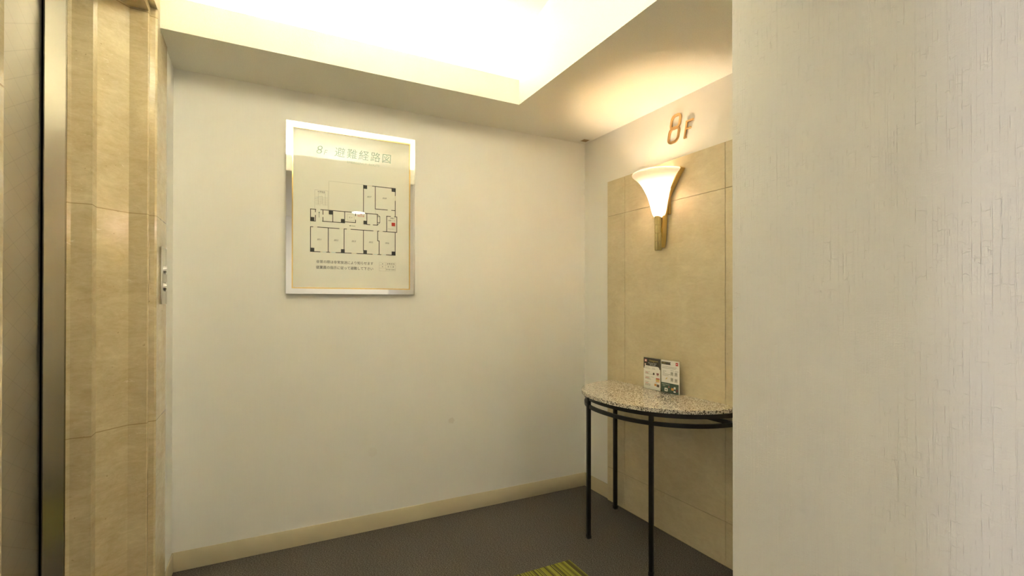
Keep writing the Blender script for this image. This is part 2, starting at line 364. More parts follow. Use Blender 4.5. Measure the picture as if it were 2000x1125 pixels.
# ------------------------------------------------------------------ the room
CY0, CY1 = -1.30, 0.20                   # corridor walls
box('floor', (-4.7, 4.7, -1.4, 2.8, -.06, 0), M_CARPET, kind=S)
box('wall_back', (-.56, 2.08, YW, 2.80, 0, ZC+.6), M_WX, kind=S)
box('wall_right', (XR, 2.08, .977, YW, 0, ZC), M_WY, kind=S)
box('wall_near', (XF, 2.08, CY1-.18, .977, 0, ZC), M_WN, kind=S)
bm = NB(); bm_box(bm, -.56, XL, 2.477, YW, 0, ZC+.6); bm_box(bm, -.56, XL, CY1, .815, 0, ZC+.6)
bm_box(bm, -.80, -.56, CY1, .95, 0, ZC+.6); bm_box(bm, -.80, -.56, 2.34, 2.8, 0, ZC+.6)
obj('wall_left', bm, M_WY, kind=S)
box('wall_front', (-4.6, 4.6, CY0-.1, CY0, 0, ZC), M_WX, kind=S)
box('wall_corridor_left', (-4.6, -.80, CY1, CY1+.1, 0, ZC), M_WX, kind=S)
box('wall_corridor_right', (2.08, 4.6, CY1-.18, CY1-.08, 0, ZC), M_WX, kind=S)
def end_wall(name, xa, xb, wy0, wy1):
    bm = NB(); bm_box(bm, xa, xb, CY0, wy0, 0, ZC); bm_box(bm, xa, xb, wy1, CY1, 0, ZC)
    bm_box(bm, xa, xb, wy0, wy1, 0, .78); bm_box(bm, xa, xb, wy0, wy1, 2.12, ZC)
    return obj(name, bm, M_WY, kind=S)
end_wall('wall_corridor_west', -4.6, -4.5, -.73, -.33)
end_wall('wall_corridor_east', 4.5, 4.6, -.82, -.38)
for nm, x, y0, y1 in (('window_1', -4.56, -.73, -.33), ('window_2', 4.54, -.82, -.38)):
    bm = NB()
    for a in ((y0, y0+.03, .78, 2.12), (y1-.03, y1, .78, 2.12), (y0+.03, y1-.03, .78, .81), (y0+.03, y1-.03, 2.09, 2.12), (y0+.03, y1-.03, 1.44, 1.46)):
        bm_box(bm, x, x+.03, *a)
    w = obj(nm, bm, M_STEEL, kind=S)
    g = box('pane', (x+.012, x+.016, y0+.03, y1-.03, .81, 2.09), M_GLASS, w)

# ceiling: flat soffit ring, parapets and the vaulted cove above the lift lobby
YT1, YT0 = 2.575, .717                   # outer edges of the light troughs
bm = NB()
T = .022
bm_box(bm, -.56, 2.08, YF+T, 2.80, ZC, ZC+.02)
bm_box(bm, XF+T, 2.08, YN-T, YF+T, ZC, ZC+.02)
bm_box(bm, -4.7, 4.7, -1.4, YN-T, ZC, ZC+.02)
bm_box(bm, XL, XF, YF, YF+T, ZC, ZP)
bm_box(bm, XL, XF, YN-T, YN, ZC, ZP)
bm_box(bm, XF, XF+T, YN-T, YF+T, ZC, 2.80)
bm_box(bm, XF, XF+T, YF+T, YT1+.05, ZC+.02, 2.80)
bm_box(bm, XF, XF+T, .65, YN-T, ZC+.02, 2.80)
obj('ceiling', bm, M_CEIL, kind=S)
bm = NB()
z0, Rr, yc = .832, 1.903, 1.646
arc = []
for i in range(49):
    y = YT0+(YT1-YT0)*i/48; arc.append((y, z0+math.sqrt(Rr*Rr-(y-yc)**2)))
out = arc+[(YT1, ZC+.02), (YT1+.02, ZC+.02), (YT1+.02, 2.80), (YT0-.02, 2.80), (YT0-.02, ZC+.02), (YT0, ZC+.02)]
bm_prism(bm, out, lambda u, v, h: (h, u, v), XL-.15, XF+.02)
obj('ceiling_vault', bm, M_CEIL, smooth=True, kind=S)

# baseboards with a lit rounded top edge
def baseboard(name, x0, x1, y0, y1, h=.089):
    bm = NB(); bm_box(bm, x0, x1, y0, y1, 0, h, bev=.0025, seg=2)
    return obj(name, bm, M_BASE, smooth=True, kind=S)
baseboard('baseboard_back', XL+.004, XR-.001, YW-.006, YW)
baseboard('baseboard_right', XR-.006, XR, 2.4215, YW-.006)
baseboard('baseboard_left', XL, XL+.006, 2.4775, YW-.001)
baseboard('baseboard_front', -4.5, 4.5, CY0, CY0+.006)
baseboard('baseboard_near', XF-.006, XF, CY1-.18, .977)

# ------------------------------------------------------------------ lift doorway: stone surround, steel jamb, patterned door
prof = [(-.5580, 2.1000), (-.5570, 2.0785), (-.5490, 2.0885), (-.4940, 2.0885), (-.4955, 2.1447), (-.4223, 2.2240), (-.3680, 2.2285), (-.3660, 2.2305), (-.3662, 2.2535), (-.3500, 2.2560), (-.3440, 2.2620), (-.3440, 2.4770), (-.5580, 2.4770)]
bm = NB()
bm_prism(bm, prof, lambda u, v, h: (u, v, h), 0, 2.80)
bm_prism(bm, [(u, 2*1.636-v) for u, v in prof], lambda u, v, h: (u, v, h), 0, 2.80)
bm_box(bm, -.64, -.3662, 1.03, 2.26, 2.316, 2.80)
bm_box(bm, -.40, -.3440, 1.02, 2.27, 2.343, 2.80)
surr = obj('trim_1', bm, M_STONE, kind=S); surr['label'] = 'polished beige marble surround of the lift doorway'
bm = NB()
bm_box(bm, -.640, -.612, 1.222, 2.0515, .012, 2.33, bev=.002)
door = obj('door_1', bm, M_QUILT, smooth=True, kind=S)
bm = NB()
jp = [(-.5585, 2.0765), (-.6000, 2.0370), (-.6040, 2.0400), (-.6040, 2.0560), (-.5620, 2.0960), (-.5585, 2.0960)]
for f in ((lambda y: y), (lambda y: 2*1.636-y)):
    bm_prism(bm, [(u, f(v)) for u, v in jp], lambda u, v, h: (u, v, h), 0, 2.316)
bm_box(bm, -.6040, -.5605, 1.236, 2.036, 2.285, 2.316, bev=.002)
es = [e_ for e_ in bm.edges if abs(e_.verts[0].co.z-e_.verts[1].co.z) > 2 and e_.verts[0].co.x > -.559]
bmesh.ops.bevel(bm, geom=es, offset=.002, segments=3, affect='EDGES')
obj('door_frame', bm, M_STEEL, door, smooth=True)
bm = NB()
bm_box(bm, -.74, -.645, 1.0, 2.32, 0, 2.6); bm_box(bm, -.645, -.6045, 2.0555, 2.33, 0, 2.4); bm_box(bm, -.645, -.6045, .96, 1.218, 0, 2.4)
obj('door_gap_shade', bm, M_DARKGAP, door)  # black boxes paint the shade in the slot between door and jamb
box('door_sill', (-.604, -.56, 1.24, 2.032, 0, .006), M_STEEL, door)

# call button plate on the surround
t = thing('call_button_plate', 'narrow steel lift call plate with two round buttons on the marble beside the doorway', 'button plate', (-.344, 2.385, 1.2215))
box('plate', (-.344, -.3365, 2.328, 2.443, 1.2225, 1.450), M_STEEL, t, bev=.0015)
for z in (1.360, 1.292):
    bm = NB(); bm_cyl(bm, (-.3335, 2.385, z), (1, 0, 0), .019, .006, 32)
    bt = obj('button', bm, M_CHROME, t, smooth=True)
    bm = NB(); bm_cyl(bm, (-.3300, 2.385, z), (1, 0, 0), .0145, .003, 32, .013)
    obj('button_cap', bm, M_CHROME, bt, smooth=True)
bm = NB(); bm_cyl(bm, (-.3435, 2.378, 1.197), (1, 0, 0), .0022, .002, 12)
o = obj('screw_plug', bm, M_BRASSD, smooth=True); o['label'] = 'tiny brown screw plug in the marble just below the call plate'; o['category'] = 'screw'

# ------------------------------------------------------------------ text helper
FONT_PARTS = []
def text_bm(bm, body, size, place, u, v, h0, h1, align='CENTER', bold=0.0, shear=0.0, sx=1.0, spacing=1.0, valign='CENTER'):
    cu = bpy.data.curves.new('writing', 'FONT'); cu.body = body; cu.size = size; cu.align_x = align; cu.align_y = valign
    cu.offset = bold; cu.shear = shear; cu.space_character = spacing; cu.resolution_u = 3
    o = bpy.data.objects.new('writing', cu); C.collection.objects.link(o)
    bpy.context.view_layer.update()
    me = bpy.data.meshes.new_from_object(o.evaluated_get(bpy.context.evaluated_depsgraph_get()))
    bpy.data.objects.remove(o); bpy.data.curves.remove(cu)
    if me is None or not me.vertices: return
    vs = [bm.verts.new(place(u+w.co.x*sx, v+w.co.y, h1)) for w in me.vertices]
    for p in me.polygons:
        try: bm.faces.new([vs[i] for i in p.vertices])
        except ValueError: pass
    bpy.data.meshes.remove(me)
def ink(name, bm, m, parent): 
    me = bpy.data.meshes.new(name); off = Vector((0, 0, 0)); p = parent
    while p is not None: off += Vector(p.location); p = p.parent
    bmesh.ops.translate(bm, verts=bm.verts, vec=-off); bm.to_mesh(me); bm.free(); me.materials.append(m)
    o = bpy.data.objects.new(name, me); C.collection.objects.link(o); o.parent = parent; return o

# ------------------------------------------------------------------ evacuation plan in its chrome frame
SX0, SX1, SZ0, SZ1 = .1187, .7720, 1.2735, 2.1375
t = thing('framed_evacuation_plan', 'large chrome-framed glazed evacuation floor plan hung on the back wall', 'sign', ((SX0+SX1)/2, YW, SZ0))
YB = YW-.022
box('backing', (SX0+.02, SX1-.02, YB+.001, YW-.001, SZ0+.02, SZ1-.02), M_DARKGAP, t)
M_PAPER = simple('print_sheet', (.80, .785, .72), .6)
box('print_sheet', (SX0+.029, SX1-.029, YB, YB+.001, SZ0+.029, SZ1-.029), M_PAPER, t)
bm = NB(); w = .0265
P4 = [(SX0+w/2, SZ0+w/2), (SX1-w/2, SZ0+w/2), (SX1-w/2, SZ1-w/2), (SX0+w/2, SZ1-w/2)]
bm_strip(bm, P4, w, lambda u, v, h: (u, h, v), YW-.0005, YW-.030, closed=True)
es = [e for e in bm.edges if abs(e.calc_length()) > .3]
bmesh.ops.bevel(bm, geom=es, offset=.0016, segments=2, affect='EDGES')
fr = obj('frame', bm, M_CHROME, t, smooth=True)
bm = NB(); w2 = .0055
P5 = [(SX0+w+w2/2, SZ0+w+w2/2), (SX1-w-w2/2, SZ0+w+w2/2), (SX1-w-w2/2, SZ1-w-w2/2), (SX0+w+w2/2, SZ1-w-w2/2)]
bm_strip(bm, P5, w2, lambda u, v, h: (u, h, v), YW-.020, YW-.0285, closed=True)
obj('inner_lip', bm, M_GOLD, t)
g = box('glass', (SX0+w, SX1-w, YB-.0042, YB-.0024, SZ0+w, SZ1-w), M_GLASS, t)
M_INK = simple('black_ink', (.02, .018, .016), .6); M_GREY = simple('grey_ink', (.34, .33, .29), .6)
M_TGREEN = simple('green_ink', (.10, .22, .155), .6); M_DGREEN = simple('arrow_green', (.02, .10, .05), .6)
M_RED = simple('red_ink', (.62, .035, .02), .6); M_PALE = simple('pale_blue_ink', (.50, .62, .66), .6); M_PALEO = simple('pale_tan_ink', (.66, .56, .42), .6)
pl = lambda u, v, h: (u, YB-.0004, v)
def seg(bm, a, w=.0036, ext=.0014):
    x0, z0_, x1, z1_ = a; d = Vector((x1-x0, z1_-z0_)); 
    if d.length < 1e-5: return
    d.normalize(); nn = Vector((-d.y, d.x))*w/2; A = Vector((x0, z0_))-d*ext; B = Vector((x1, z1_))+d*ext
    bm.faces.new([bm.verts.new(pl(q.x, q.y, 0)) for q in (A-nn, B-nn, B+nn, A+nn)])
def rect(bm, x0, x1, z0_, z1_, place=None):
    place = place or pl
    bm.faces.new([bm.verts.new(place(a, b, 0)) for a, b in ((x0, z0_), (x1, z0_), (x1, z1_), (x0, z1_))])
XV = dict(a=.2324, b=.3175, c=.3954, d=.4940, e=.5686, e2=.5765, f=.6636)
ZB, ZM, ZU = 1.4890, 1.6148, 1.7055
walls = [(XV['a'], ZB, XV['a'], ZM), (XV['b'], ZB, XV['b'], ZM), (XV['c'], ZB+.018, XV['c'], ZM), (XV['d'], ZB+.018, XV['d'], ZM),
 (XV['e'], 1.5622, XV['e'], ZM), (XV['e2'], ZB, XV['e2'], 1.5622), (XV['e'], 1.5622, XV['e2'], 1.5622), (XV['f'], ZB, XV['f'], ZM),
 (XV['a'], ZM, .2439, ZM), (.2653, ZM, .3708, ZM), (XV['c'], ZM, .4076, ZM), (.4295, ZM, .5446, ZM), (XV['e'], ZM, .575, ZM), (.597, ZM, .6718, ZM),
 (XV['a'], ZB, .2781, ZB), (.3089, ZB, .3248, ZB), (.3549, ZB, .4327, ZB), (.4598, ZB, .5406, ZB), (.5688, ZB, .5863, ZB), (.6149, ZB, XV['f'], ZB),
 (XV['a'], ZU-.0005, .2573, ZU-.0005), (XV['a'], ZU, XV['a'], 1.6446), (.2554, ZU, .2554, 1.6915), (.2554, 1.6748, .2554, 1.6446), (XV['a'], 1.6446, .2554, 1.6446),
 (.2807, ZU, .5661, ZU), (.2914, ZU, .2914, 1.682), (.2914, 1.6673, .2914, 1.6465), (.2892, 1.6465, .3980, 1.6465), (.3391, ZU, .3391, 1.6465), (.3980, ZU, .3980, 1.6465),
 (.3980, 1.652, .4531, 1.652), (.4531, ZU, .4531, 1.6878), (.4531, 1.6662, .4531, 1.652),
 (.4937, 1.855, .4937, ZU), (.5114, ZU, .5114, 1.6465), (.5114, 1.6465, .5273, 1.6465), (.5446, 1.6465, .5675, 1.6465), (.5662, ZU, .5662, 1.6465),
 (.5398, 1.8546, .6634, 1.8546), (.5551, 1.855, .5551, 1.7335), (.5551, 1.7335, .621, 1.7335), (.6433, 1.7335, .6634, 1.7335),
 (.6634, 1.8547, .6634, 1.8155), (.6634, 1.7863, .6634, 1.7), (.6167, 1.6995, .6376, 1.6995), (.6591, 1.6998, .6718, 1.6998), (.6167, 1.6995, .6167, ZM), (.6718, 1.6998, .6718, ZM)]
bm = NB()
for a in walls: seg(bm, a)
for a in ((.5661, ZU, .5801, 1.6939), (.5801, 1.6939, .5801, 1.662), (.5801, 1.662, .5663, 1.6464), (.5662, 1.6932, .5801, 1.6939), (.5662, 1.6615, .5802, 1.662)): seg(bm, a, .0026, .0005)
for cx, cz in ((.2409, 1.6545), (.3291, 1.6945), (.389, 1.6560), (.5035, 1.6560), (.5030, 1.8460), (.6530, 1.8458), (.2411, 1.4982), (.3894, 1.4984), (.5029, 1.4990), (.6537, 1.4988)):
    rect(bm, cx-.0094, cx+.0094, cz-.0098, cz+.0098)
ink('plan_walls', bm, M_INK, t)
def lines(name, w, items):
    bm = NB()
    for a in items: seg(bm, a, w, 0)
    ink(name, bm, M_GREY, t)
lines('stair_outline', .0009, ((.2525, 1.8047, .3154, 1.8047), (.2525, 1.8047, .2525, ZU), (.3154, 1.8047, .3154, ZU)))
lines('stair_rails', .0009, ((.2688, 1.7885, .3023, 1.7885), (.2688, 1.7885, .2688, 1.7308), (.3023, 1.7885, .3023, 1.7285), (.2826, 1.7745, .2826, 1.734), (.2884, 1.7745, .2884, 1.734), (.2826, 1.7745, .2884, 1.7745)))
lines('building_outline', .0009, ((.3201, 1.857, .3201, ZU), (.3201, 1.857, .4937, 1.857)))
lines('lift_outline', .0009, ((.4115, 1.693, .4468, 1.693), (.4115, 1.693, .4115, 1.662), (.4468, 1.693, .4468, 1.662), (.4115, 1.662, .4468, 1.662)))
lines('passage_line', .0009, ((.5561, 1.7335, .5561, 1.7055),))
lines('stair_treads', .0007, [(a, 1.7703-i*.0058, b, 1.7703-i*.0058) for i in range(8) for a, b in ((.2545, .2685), (.2690, .2824), (.2886, .3020), (.3026, .3142))])
lines('legend_table', .0007, ((.5773, 1.4468, .6664, 1.4468), (.5773, 1.4322, .6664, 1.4322), (.5773, 1.4160, .6664, 1.4160), (.5773, 1.4008, .6664, 1.4008), (.5773, 1.4468, .5773, 1.4008), (.6122, 1.4468, .6122, 1.4008), (.6664, 1.4468, .6664, 1.4008)))
def mark(name, m, a, w):
    bm = NB(); seg(bm, a, w, 0); ink(name, bm, m, t)
for a in ((.2900, .3080), (.3330, .3540), (.5460, .5680), (.5960, .6140)): mark('window_mark', M_PALE, (a[0], ZB, a[1], ZB), .0028)
for a in ((.2535, 1.7605, .2800, 1.7740), (XV['a'], 1.6240, XV['a'], 1.6400)): mark('blue_line', M_PALE, a, .0013)
for a in ((.2790, .2895), (.4330, .4595), (.5860, .5955), (.5410, .5460), (.3249, .3330)): mark('window_mark', M_PALEO, (a[0], ZB, a[1], ZB), .0028)
for a in ((.2445, .2650), (.3715, .3950), (.4080, .4290), (.5450, .5680), (.5755, .5965)): mark('door_mark', M_PALEO, (a[0], ZM, a[1], ZM), .0014)
mark('window_mark', M_PALEO, (.5120, 1.8546, .5395, 1.8546), .0028)
mark('window_mark', M_PALEO, (.6634, 1.8150, .6634, 1.7868), .0020)
M_NUM = simple('number_ink', (.20, .19, .17), .6)
for s_, x, z in (('801', .2741, 1.5518), ('802', .3556, 1.5525), ('803', .4438, 1.5525), ('805', .5327, 1.5525), ('806', .6192, 1.5525), ('807', .5227, 1.7948), ('808', .6041, 1.7952)):
    bm = NB(); text_bm(bm, s_, .0125, pl, x, z, 0, 0, shear=.25, sx=1.15); ink('room_number', bm, M_NUM, t)
def caption(name, m, *a, **k):
    bm = NB(); text_bm(bm, *a, **k); ink(name, bm, m, t)
caption('lift_caption', M_NUM, 'E V', .012, pl, .4294, 1.6765, 0, 0)
caption('balcony_caption', M_NUM, 'バルコニー', .0085, pl, .6440, 1.6305, 0, 0)
caption('stair_caption', M_INK, '非常階段', .0092, pl, .2840, 1.7960, 0, 0)
caption('exit_caption', M_INK, '避難口', .0085, pl, .6490, 1.6895, 0, 0)
caption('hatch_caption', M_INK, '(避難ハッチ)', .0072, pl, .6440, 1.6765, 0, 0)
caption('notice_line', M_INK, '非常の際は非常放送により知らせます', .0176, pl, .4030, 1.4375, 0, 0, bold=.00008, sx=.96)
caption('notice_line', M_INK, '従業員の指示に従って避難して下さい', .0176, pl, .4025, 1.4090, 0, 0, bold=.00008, sx=.96)
caption('legend_text', M_INK, '避 難 経 路', .0088, pl, .6393, 1.4395, 0, 0)
caption('legend_text', M_INK, '消  火  器', .0088, pl, .6393, 1.4241, 0, 0)
caption('legend_text', M_INK, '懐中電灯(各室内)', .0066, pl, .6393, 1.4084, 0, 0)
for z in (1.4395, 1.4241): 
    bm = NB(); bmesh.ops.create_circle(bm, cap_ends=True, segments=10, radius=.0022, matrix=Matrix.Translation((.5948, YB-.0004, z)) @ Matrix.Rotation(math.pi/2, 4, 'X')); ink('legend_dot', bm, M_INK, t)
bm = NB()
text_bm(bm, '8', .0620, pl, .2700, 2.0095, 0, 0, shear=.22, sx=1.02, bold=-.0006)
text_bm(bm, 'F', .0370, pl, .3000, 2.0010, 0, 0, shear=.28, sx=.95)
ink('floor_title', bm, M_TGREEN, t); bm = NB()
for i, ch in enumerate('避難経路図'):
    text_bm(bm, ch, .0545, pl, .3722+i*.0606, 2.0085, 0, 0, bold=.00015 if i < 4 else 0, shear=.10 if i < 4 else .06)
ink('title_text', bm, M_TGREEN, t)
bm = NB(); text_bm(bm, 'EMERGENCY  ROUTE', .0175, pl, .4930, 1.9675, 0, 0, shear=.12, sx=1.02); ink('subtitle_text', bm, simple('subtitle_ink', (.45, .55, .47), .6), t)
bm = NB()
seg(bm, (.2733, 1.6645, .2733, 1.6880), .0018, 0); bm.faces.new([bm.verts.new(pl(a, b, 0)) for a, b in ((.2700, 1.6880), (.2766, 1.6880), (.2733, 1.6955))])
ink('route_arrow', bm, M_DGREEN, t); bm = NB()
seg(bm, (.4519, 1.6335, .4270, 1.6335), .0018, 0); bm.faces.new([bm.verts.new(pl(a, b, 0)) for a, b in ((.4275, 1.6302), (.4275, 1.6368), (.4205, 1.6335))])
ink('route_arrow', bm, M_DGREEN, t)
bm = NB()
text_bm(bm, '現在位置', .0105, pl, .4806, 1.6882, 0, 0, sx=.85); bm.faces.new([bm.verts.new(pl(a, b, 0)) for a, b in ((.4775, 1.6960), (.4860, 1.6960), (.4818, 1.7015))])
ink('location_mark', bm, M_RED, t)
bm = NB(); rect(bm, .6437, .6627, 1.6475, 1.6665); ink('hatch_square', bm, M_RED, t)

# ------------------------------------------------------------------ stone wall panel behind the table
XPF = 1.932
bm = NB(); bm_box(bm, XPF+.004, XR-.0005, 1.12, 2.418, .0, 1.981)
pan_loc = (XPF+.01, 1.91, 0)
t = thing('stone_wall_panel', 'tall beige stone-tiled panel on the right wall behind the half-round table', 'wall panel', pan_loc)
obj('backing', bm, M_GROUT, t)
ys = [1.12, 1.385, 1.5545, 2.2580, 2.4200]; zs = [.004, .2095, 1.7665, 1.983]; gap = .0013
for i in range(1, 4):
    for k in range(3):
        y0, y1 = ys[i]+gap, ys[i+1]-gap
        if i == 1: y0 = 1.14
        bm = NB(); bm_box(bm, XPF, XR-.001, y0, y1, zs[k]+(gap if k else 0), zs[k+1]-(gap if k < 2 else 0), bev=.0008, seg=1)
        obj('stone_tile', bm, M_PANEL, t)

# ------------------------------------------------------------------ half-round granite table
CYT, AX, BY = 1.917, .434, .449
t = thing('console_table', 'half-round granite-topped console table with black iron legs against the stone panel', 'table', (1.80, CYT, 0))
def sup(th, a, b, x1, e=2/2.2):
    c, q = math.cos(th), math.sin(th)
    return (x1-a*abs(c)**e, CYT+b*math.copysign(abs(q)**e, q))
def half(a, b, n=72, x1=XPF-.0005):
    return [sup(-math.pi/2+math.pi*i/n, a, b, x1) for i in range(n+1)]
bm = NB()
bm_prism(bm, half(AX, BY), lambda u, v, h: (u, v, h),   .7390, .7570)
es = [e for e in bm.edges if abs(e.verts[0].co.z-e.verts[1].co.z) < 1e-5 and not (e.verts[0].co.x > XPF-.001 and e.verts[1].co.x > XPF-.001)]
bmesh.ops.bevel(bm, geom=es, offset=.0030, segments=2, affect='EDGES')
obj('tabletop', bm, M_GRAN, t, smooth=True)
def arcpts(a, b, n=64, x1=XPF-.002):
    return [(x, y-.012) for x, y in (sup(-math.pi/2+math.pi*i/n, a, b, x1) for i in range(1, n))]
for z0_, z1_ in ((.7195, .7392), (.6780, .6955)):
    bm = NB(); P_ = arcpts(.4165, .435); bm_strip(bm, P_, .014, lambda u, v, h: (u, v, h), z0_, z1_, closed=False)
    ya_, yb_ = P_[0][1], P_[-1][1]; bm_box(bm, 1.886, 1.900, ya_+.012, yb_-.012, z0_, z1_)
    obj('apron_rail', bm, M_BLACK, t, smooth=True)
def leg(x, y, ang):
    bm = NB(); bm_box(bm, -.0095, .0095, -.0095, .0095, .004, .7390, bev=.0012)
    bm_box(bm, -.0112, .0112, -.0112, .0112, 0, .018, bev=.0012)
    bmesh.ops.rotate(bm, verts=bm.verts, cent=(0, 0, 0), matrix=Matrix.Rotation(ang, 3, 'Z')); bmesh.ops.translate(bm, verts=bm.verts, vec=(x, y, 0))
    obj('leg', bm, M_BLACK, t, smooth=True)
leg(1.533, 2.0745, -.22); leg(1.575, 1.661, .45); leg(1.893, 2.297, 0); leg(1.893, 1.452, 0)

# ------------------------------------------------------------------ leaflet holder and its two leaflets
SXF = 1.898
t = thing('acrylic_leaflet_stand', 'clear acrylic leaflet stand on the granite table against the stone panel', 'leaflet stand', (1.91, 1.93, .757))
bm = NB(); bm_box(bm, SXF+.002, SXF+.0045, 1.797, 2.064, .7575, .932, bev=.0008, seg=1); obj('back_sheet', bm, M_ACR, t)
bm = NB(); bm_box(bm, SXF-.0028, SXF-.0008, 1.797, 2.064, .7575, .775, bev=.0006, seg=1); obj('front_lip', bm, M_ACR, t)
bm = NB(); bm_box(bm, SXF-.012, 1.929, 1.797, 2.064, .7572, .7592, bev=.0006, seg=1); obj('base_sheet', bm, M_ACR, t)
M_WHITE = simple('leaflet_white', (.82, .80, .76), .5); M_HDR = simple('leaflet_black', (.045, .04, .03), .5)
M_GRN = simple('leaflet_green', (.085, .135, .095), .5); M_GLDI = simple('leaflet_gold', (.50, .38, .10), .5)
M_TXT = simple('leaflet_text', (.30, .28, .24), .6); M_WHI = simple('leaflet_white_ink', (.85, .84, .80), .5)
M_PINK = simple('leaflet_pink', (.70, .22, .22), .5); M_DRED = simple('leaflet_red', (.50, .02, .02), .5); M_ORG = simple('leaflet_orange', (.72, .36, .10), .5)
M_GR2 = simple('leaflet_grey', (.42, .41, .36), .6); M_SKIN = simple('leaflet_tan', (.70, .55, .45), .6); M_YEL = simple('leaflet_yellow', (.65, .48, .08), .6)
def leaflet(name, label, ya, yb, z0_, z1_):
    """ya > yb : left and right edges as seen from the room"""
    e = thing(name, label, 'leaflet', (SXF, (ya+yb)/2, z0_), 'leaflets in the stand on the table')
    bm = NB(); bm_box(bm, SXF-.0004, SXF+.0004, yb, ya, z0_, z1_); obj('card', bm, M_WHITE, e)
    Wd, Ht = ya-yb, z1_-z0_
    P = lambda u, v, h: (SXF-.0007-.00012*LAY[0], ya-u*Wd, z0_+v*Ht)
    return e, P, Wd, Ht
LAY = [0]
def r_(bm, P, u0, u1, v0, v1): bm.faces.new([bm.verts.new(P(a, b, 0)) for a, b in ((u0, v0), (u1, v0), (u1, v1), (u0, v1))])
def poly(bm, P, pts): bm.faces.new([bm.verts.new(P(a, b, 0)) for a, b in pts])
def words(bm, P, u0, u1, v, h, seedn=0, m=None):
    bm = NB(); rn = random.Random(seedn); u = u0
    while u < u1:
        w = rn.uniform(.02, .06); r_(bm, P, u, min(u+w, u1), v-h/2, v+h/2); u += w+.008
    ink('text_line', bm, m or M_TXT, e)
# left leaflet
e, P, Wd, Ht = leaflet('leaflet', 'left leaflet with a black header and gold title in the clear stand', 2.0590, 1.9335, .7590, .9285)
LAY[0] = 0; bm = NB(); poly(bm, P, [(0, .655), (.045, .655), (.055, .72), (.10, .745), (.86, .745), (.93, .72), (.955, .665), (1, .665), (1, 1), (0, 1)]); ink('header', bm, M_HDR, e)
tp = lambda W, H, Pf: (lambda u, v, h: Pf(u/W, v/H, h))
Q = tp(Wd, Ht, P)
LAY[0] = 1
bm = NB(); text_bm(bm, 'Instagram', .0165, Q, .60*Wd, .915*Ht, 0, 0, shear=.3); ink('title', bm, M_GLDI, e)
bm = NB(); text_bm(bm, 'Share your stay &', .0086, Q, .53*Wd, .835*Ht, 0, 0); text_bm(bm, 'Get free gift!', .0086, Q, .55*Wd, .785*Ht, 0, 0); ink('header_text', bm, M_WHI, e)
bm = NB(); r_(bm, P, .06, .20, .865, .945); ink('icon', bm, M_PINK, e)
LAY[0] = 2; bm = NB(); r_(bm, P, .095, .165, .882, .928); ink('icon_centre', bm, M_WHI, e)
LAY[0] = 1; bm = NB(); r_(bm, P, .06, .14, .745, .81); ink('hand_icon', bm, M_SKIN, e)
bm = NB()
for k, v in enumerate((.705, .665, .545, .500, .385, .340, .225, .160, .115)):
    words(bm, P, .08, .40 if k % 3 else .32, v, .012, k)
words(bm, P, .10, .62, .480, .010, 31); words(bm, P, .10, .45, .315, .010, 32); words(bm, P, .10, .43, .135, .010, 33); words(bm, P, .52, .68, .69, .010, 40); words(bm, P, .50, .70, .655, .010, 41)
words(bm, P, .45, .62, .40, .010, 42); words(bm, P, .70, .83, .24, .012, 43)
words(None, P, .13, .27, .520, .018, 5, M_PINK); words(None, P, .12, .32, .360, .018, 6, M_PINK); words(None, P, .12, .29, .185, .018, 7, M_PINK)
bm = NB(); bmesh.ops.create_circle(bm, cap_ends=True, segments=14, radius=.0065, matrix=Matrix.Translation(P(.615, .505, 0)) @ Matrix.Rotation(math.pi/2, 4, 'Y')); ink('round_picture', bm, M_HDR, e)
bm = NB(); r_(bm, P, .78, .92, .500, .545); r_(bm, P, .80, .84, .455, .5); r_(bm, P, .87, .90, .455, .5); ink('figure_picture', bm, simple('leaflet_plum', (.25, .08, .09), .6), e)
bm = NB(); r_(bm, P, .745, .955, .355, .385); ink('flag_top', bm, M_DRED, e)
bm = NB(); r_(bm, P, .745, .955, .305, .350); ink('flag_middle', bm, M_YEL, e)
bm = NB(); r_(bm, P, .745, .955, .265, .295); ink('flag_bottom', bm, M_ORG, e)
bm = NB(); r_(bm, P, .655, .78, .130, .200); ink('picture_orange', bm, M_ORG, e)
bm = NB(); r_(bm, P, .79, .94, .110, .190); ink('picture_dark', bm, simple('leaflet_umber', (.14, .10, .08), .6), e)
# right leaflet
e, P, Wd, Ht = leaflet('leaflet', 'right leaflet with a small red logo and green lower band in the clear stand', 1.9260, 1.8010, .7590, .9290)
Q = tp(Wd, Ht, P)
LAY[0] = 0
bm = NB(); r_(bm, P, 0, .965, .005, .305); ink('green_band', bm, M_GRN, e)
bm = NB(); poly(bm, P, [(.01, .865), (.54, .865), (.49, .905), (.54, .945), (.01, .945)]); ink('banner', bm, M_HDR, e)
bm = NB(); r_(bm, P, .80, .935, .865, .955); ink('logo', bm, M_DRED, e)
LAY[0] = 1
bm = NB(); text_bm(bm, '人気無料サービス', .0082, Q, .25*Wd, .905*Ht, 0, 0, sx=.85); ink('banner_text', bm, M_GLDI, e)
words(None, P, .825, .91, .910, .018, 50, M_WHI)
bm = NB(); words(bm, P, .06, .86, .800, .013, 51); words(bm, P, .06, .80, .758, .014, 52); words(bm, P, .07, .28, .660, .012, 53)
words(bm, P, .07, .20, .615, .014, 54); words(bm, P, .07, .50, .570, .012, 55); words(bm, P, .07, .42, .530, .012, 56); words(bm, P, .52, .70, .700, .012, 57); words(bm, P, .76, .95, .690, .012, 58)
bm = NB()
for u, v in ((.60, .600), (.82, .600), (.60, .420), (.82, .410)):
    r_(bm, P, u-.07, u-.015, v-.055, v+.055); r_(bm, P, u+.015, u+.07, v-.055, v+.055); r_(bm, P, u-.015, u+.015, v-.02, v+.055)
ink('map_sketch', bm, M_GR2, e)
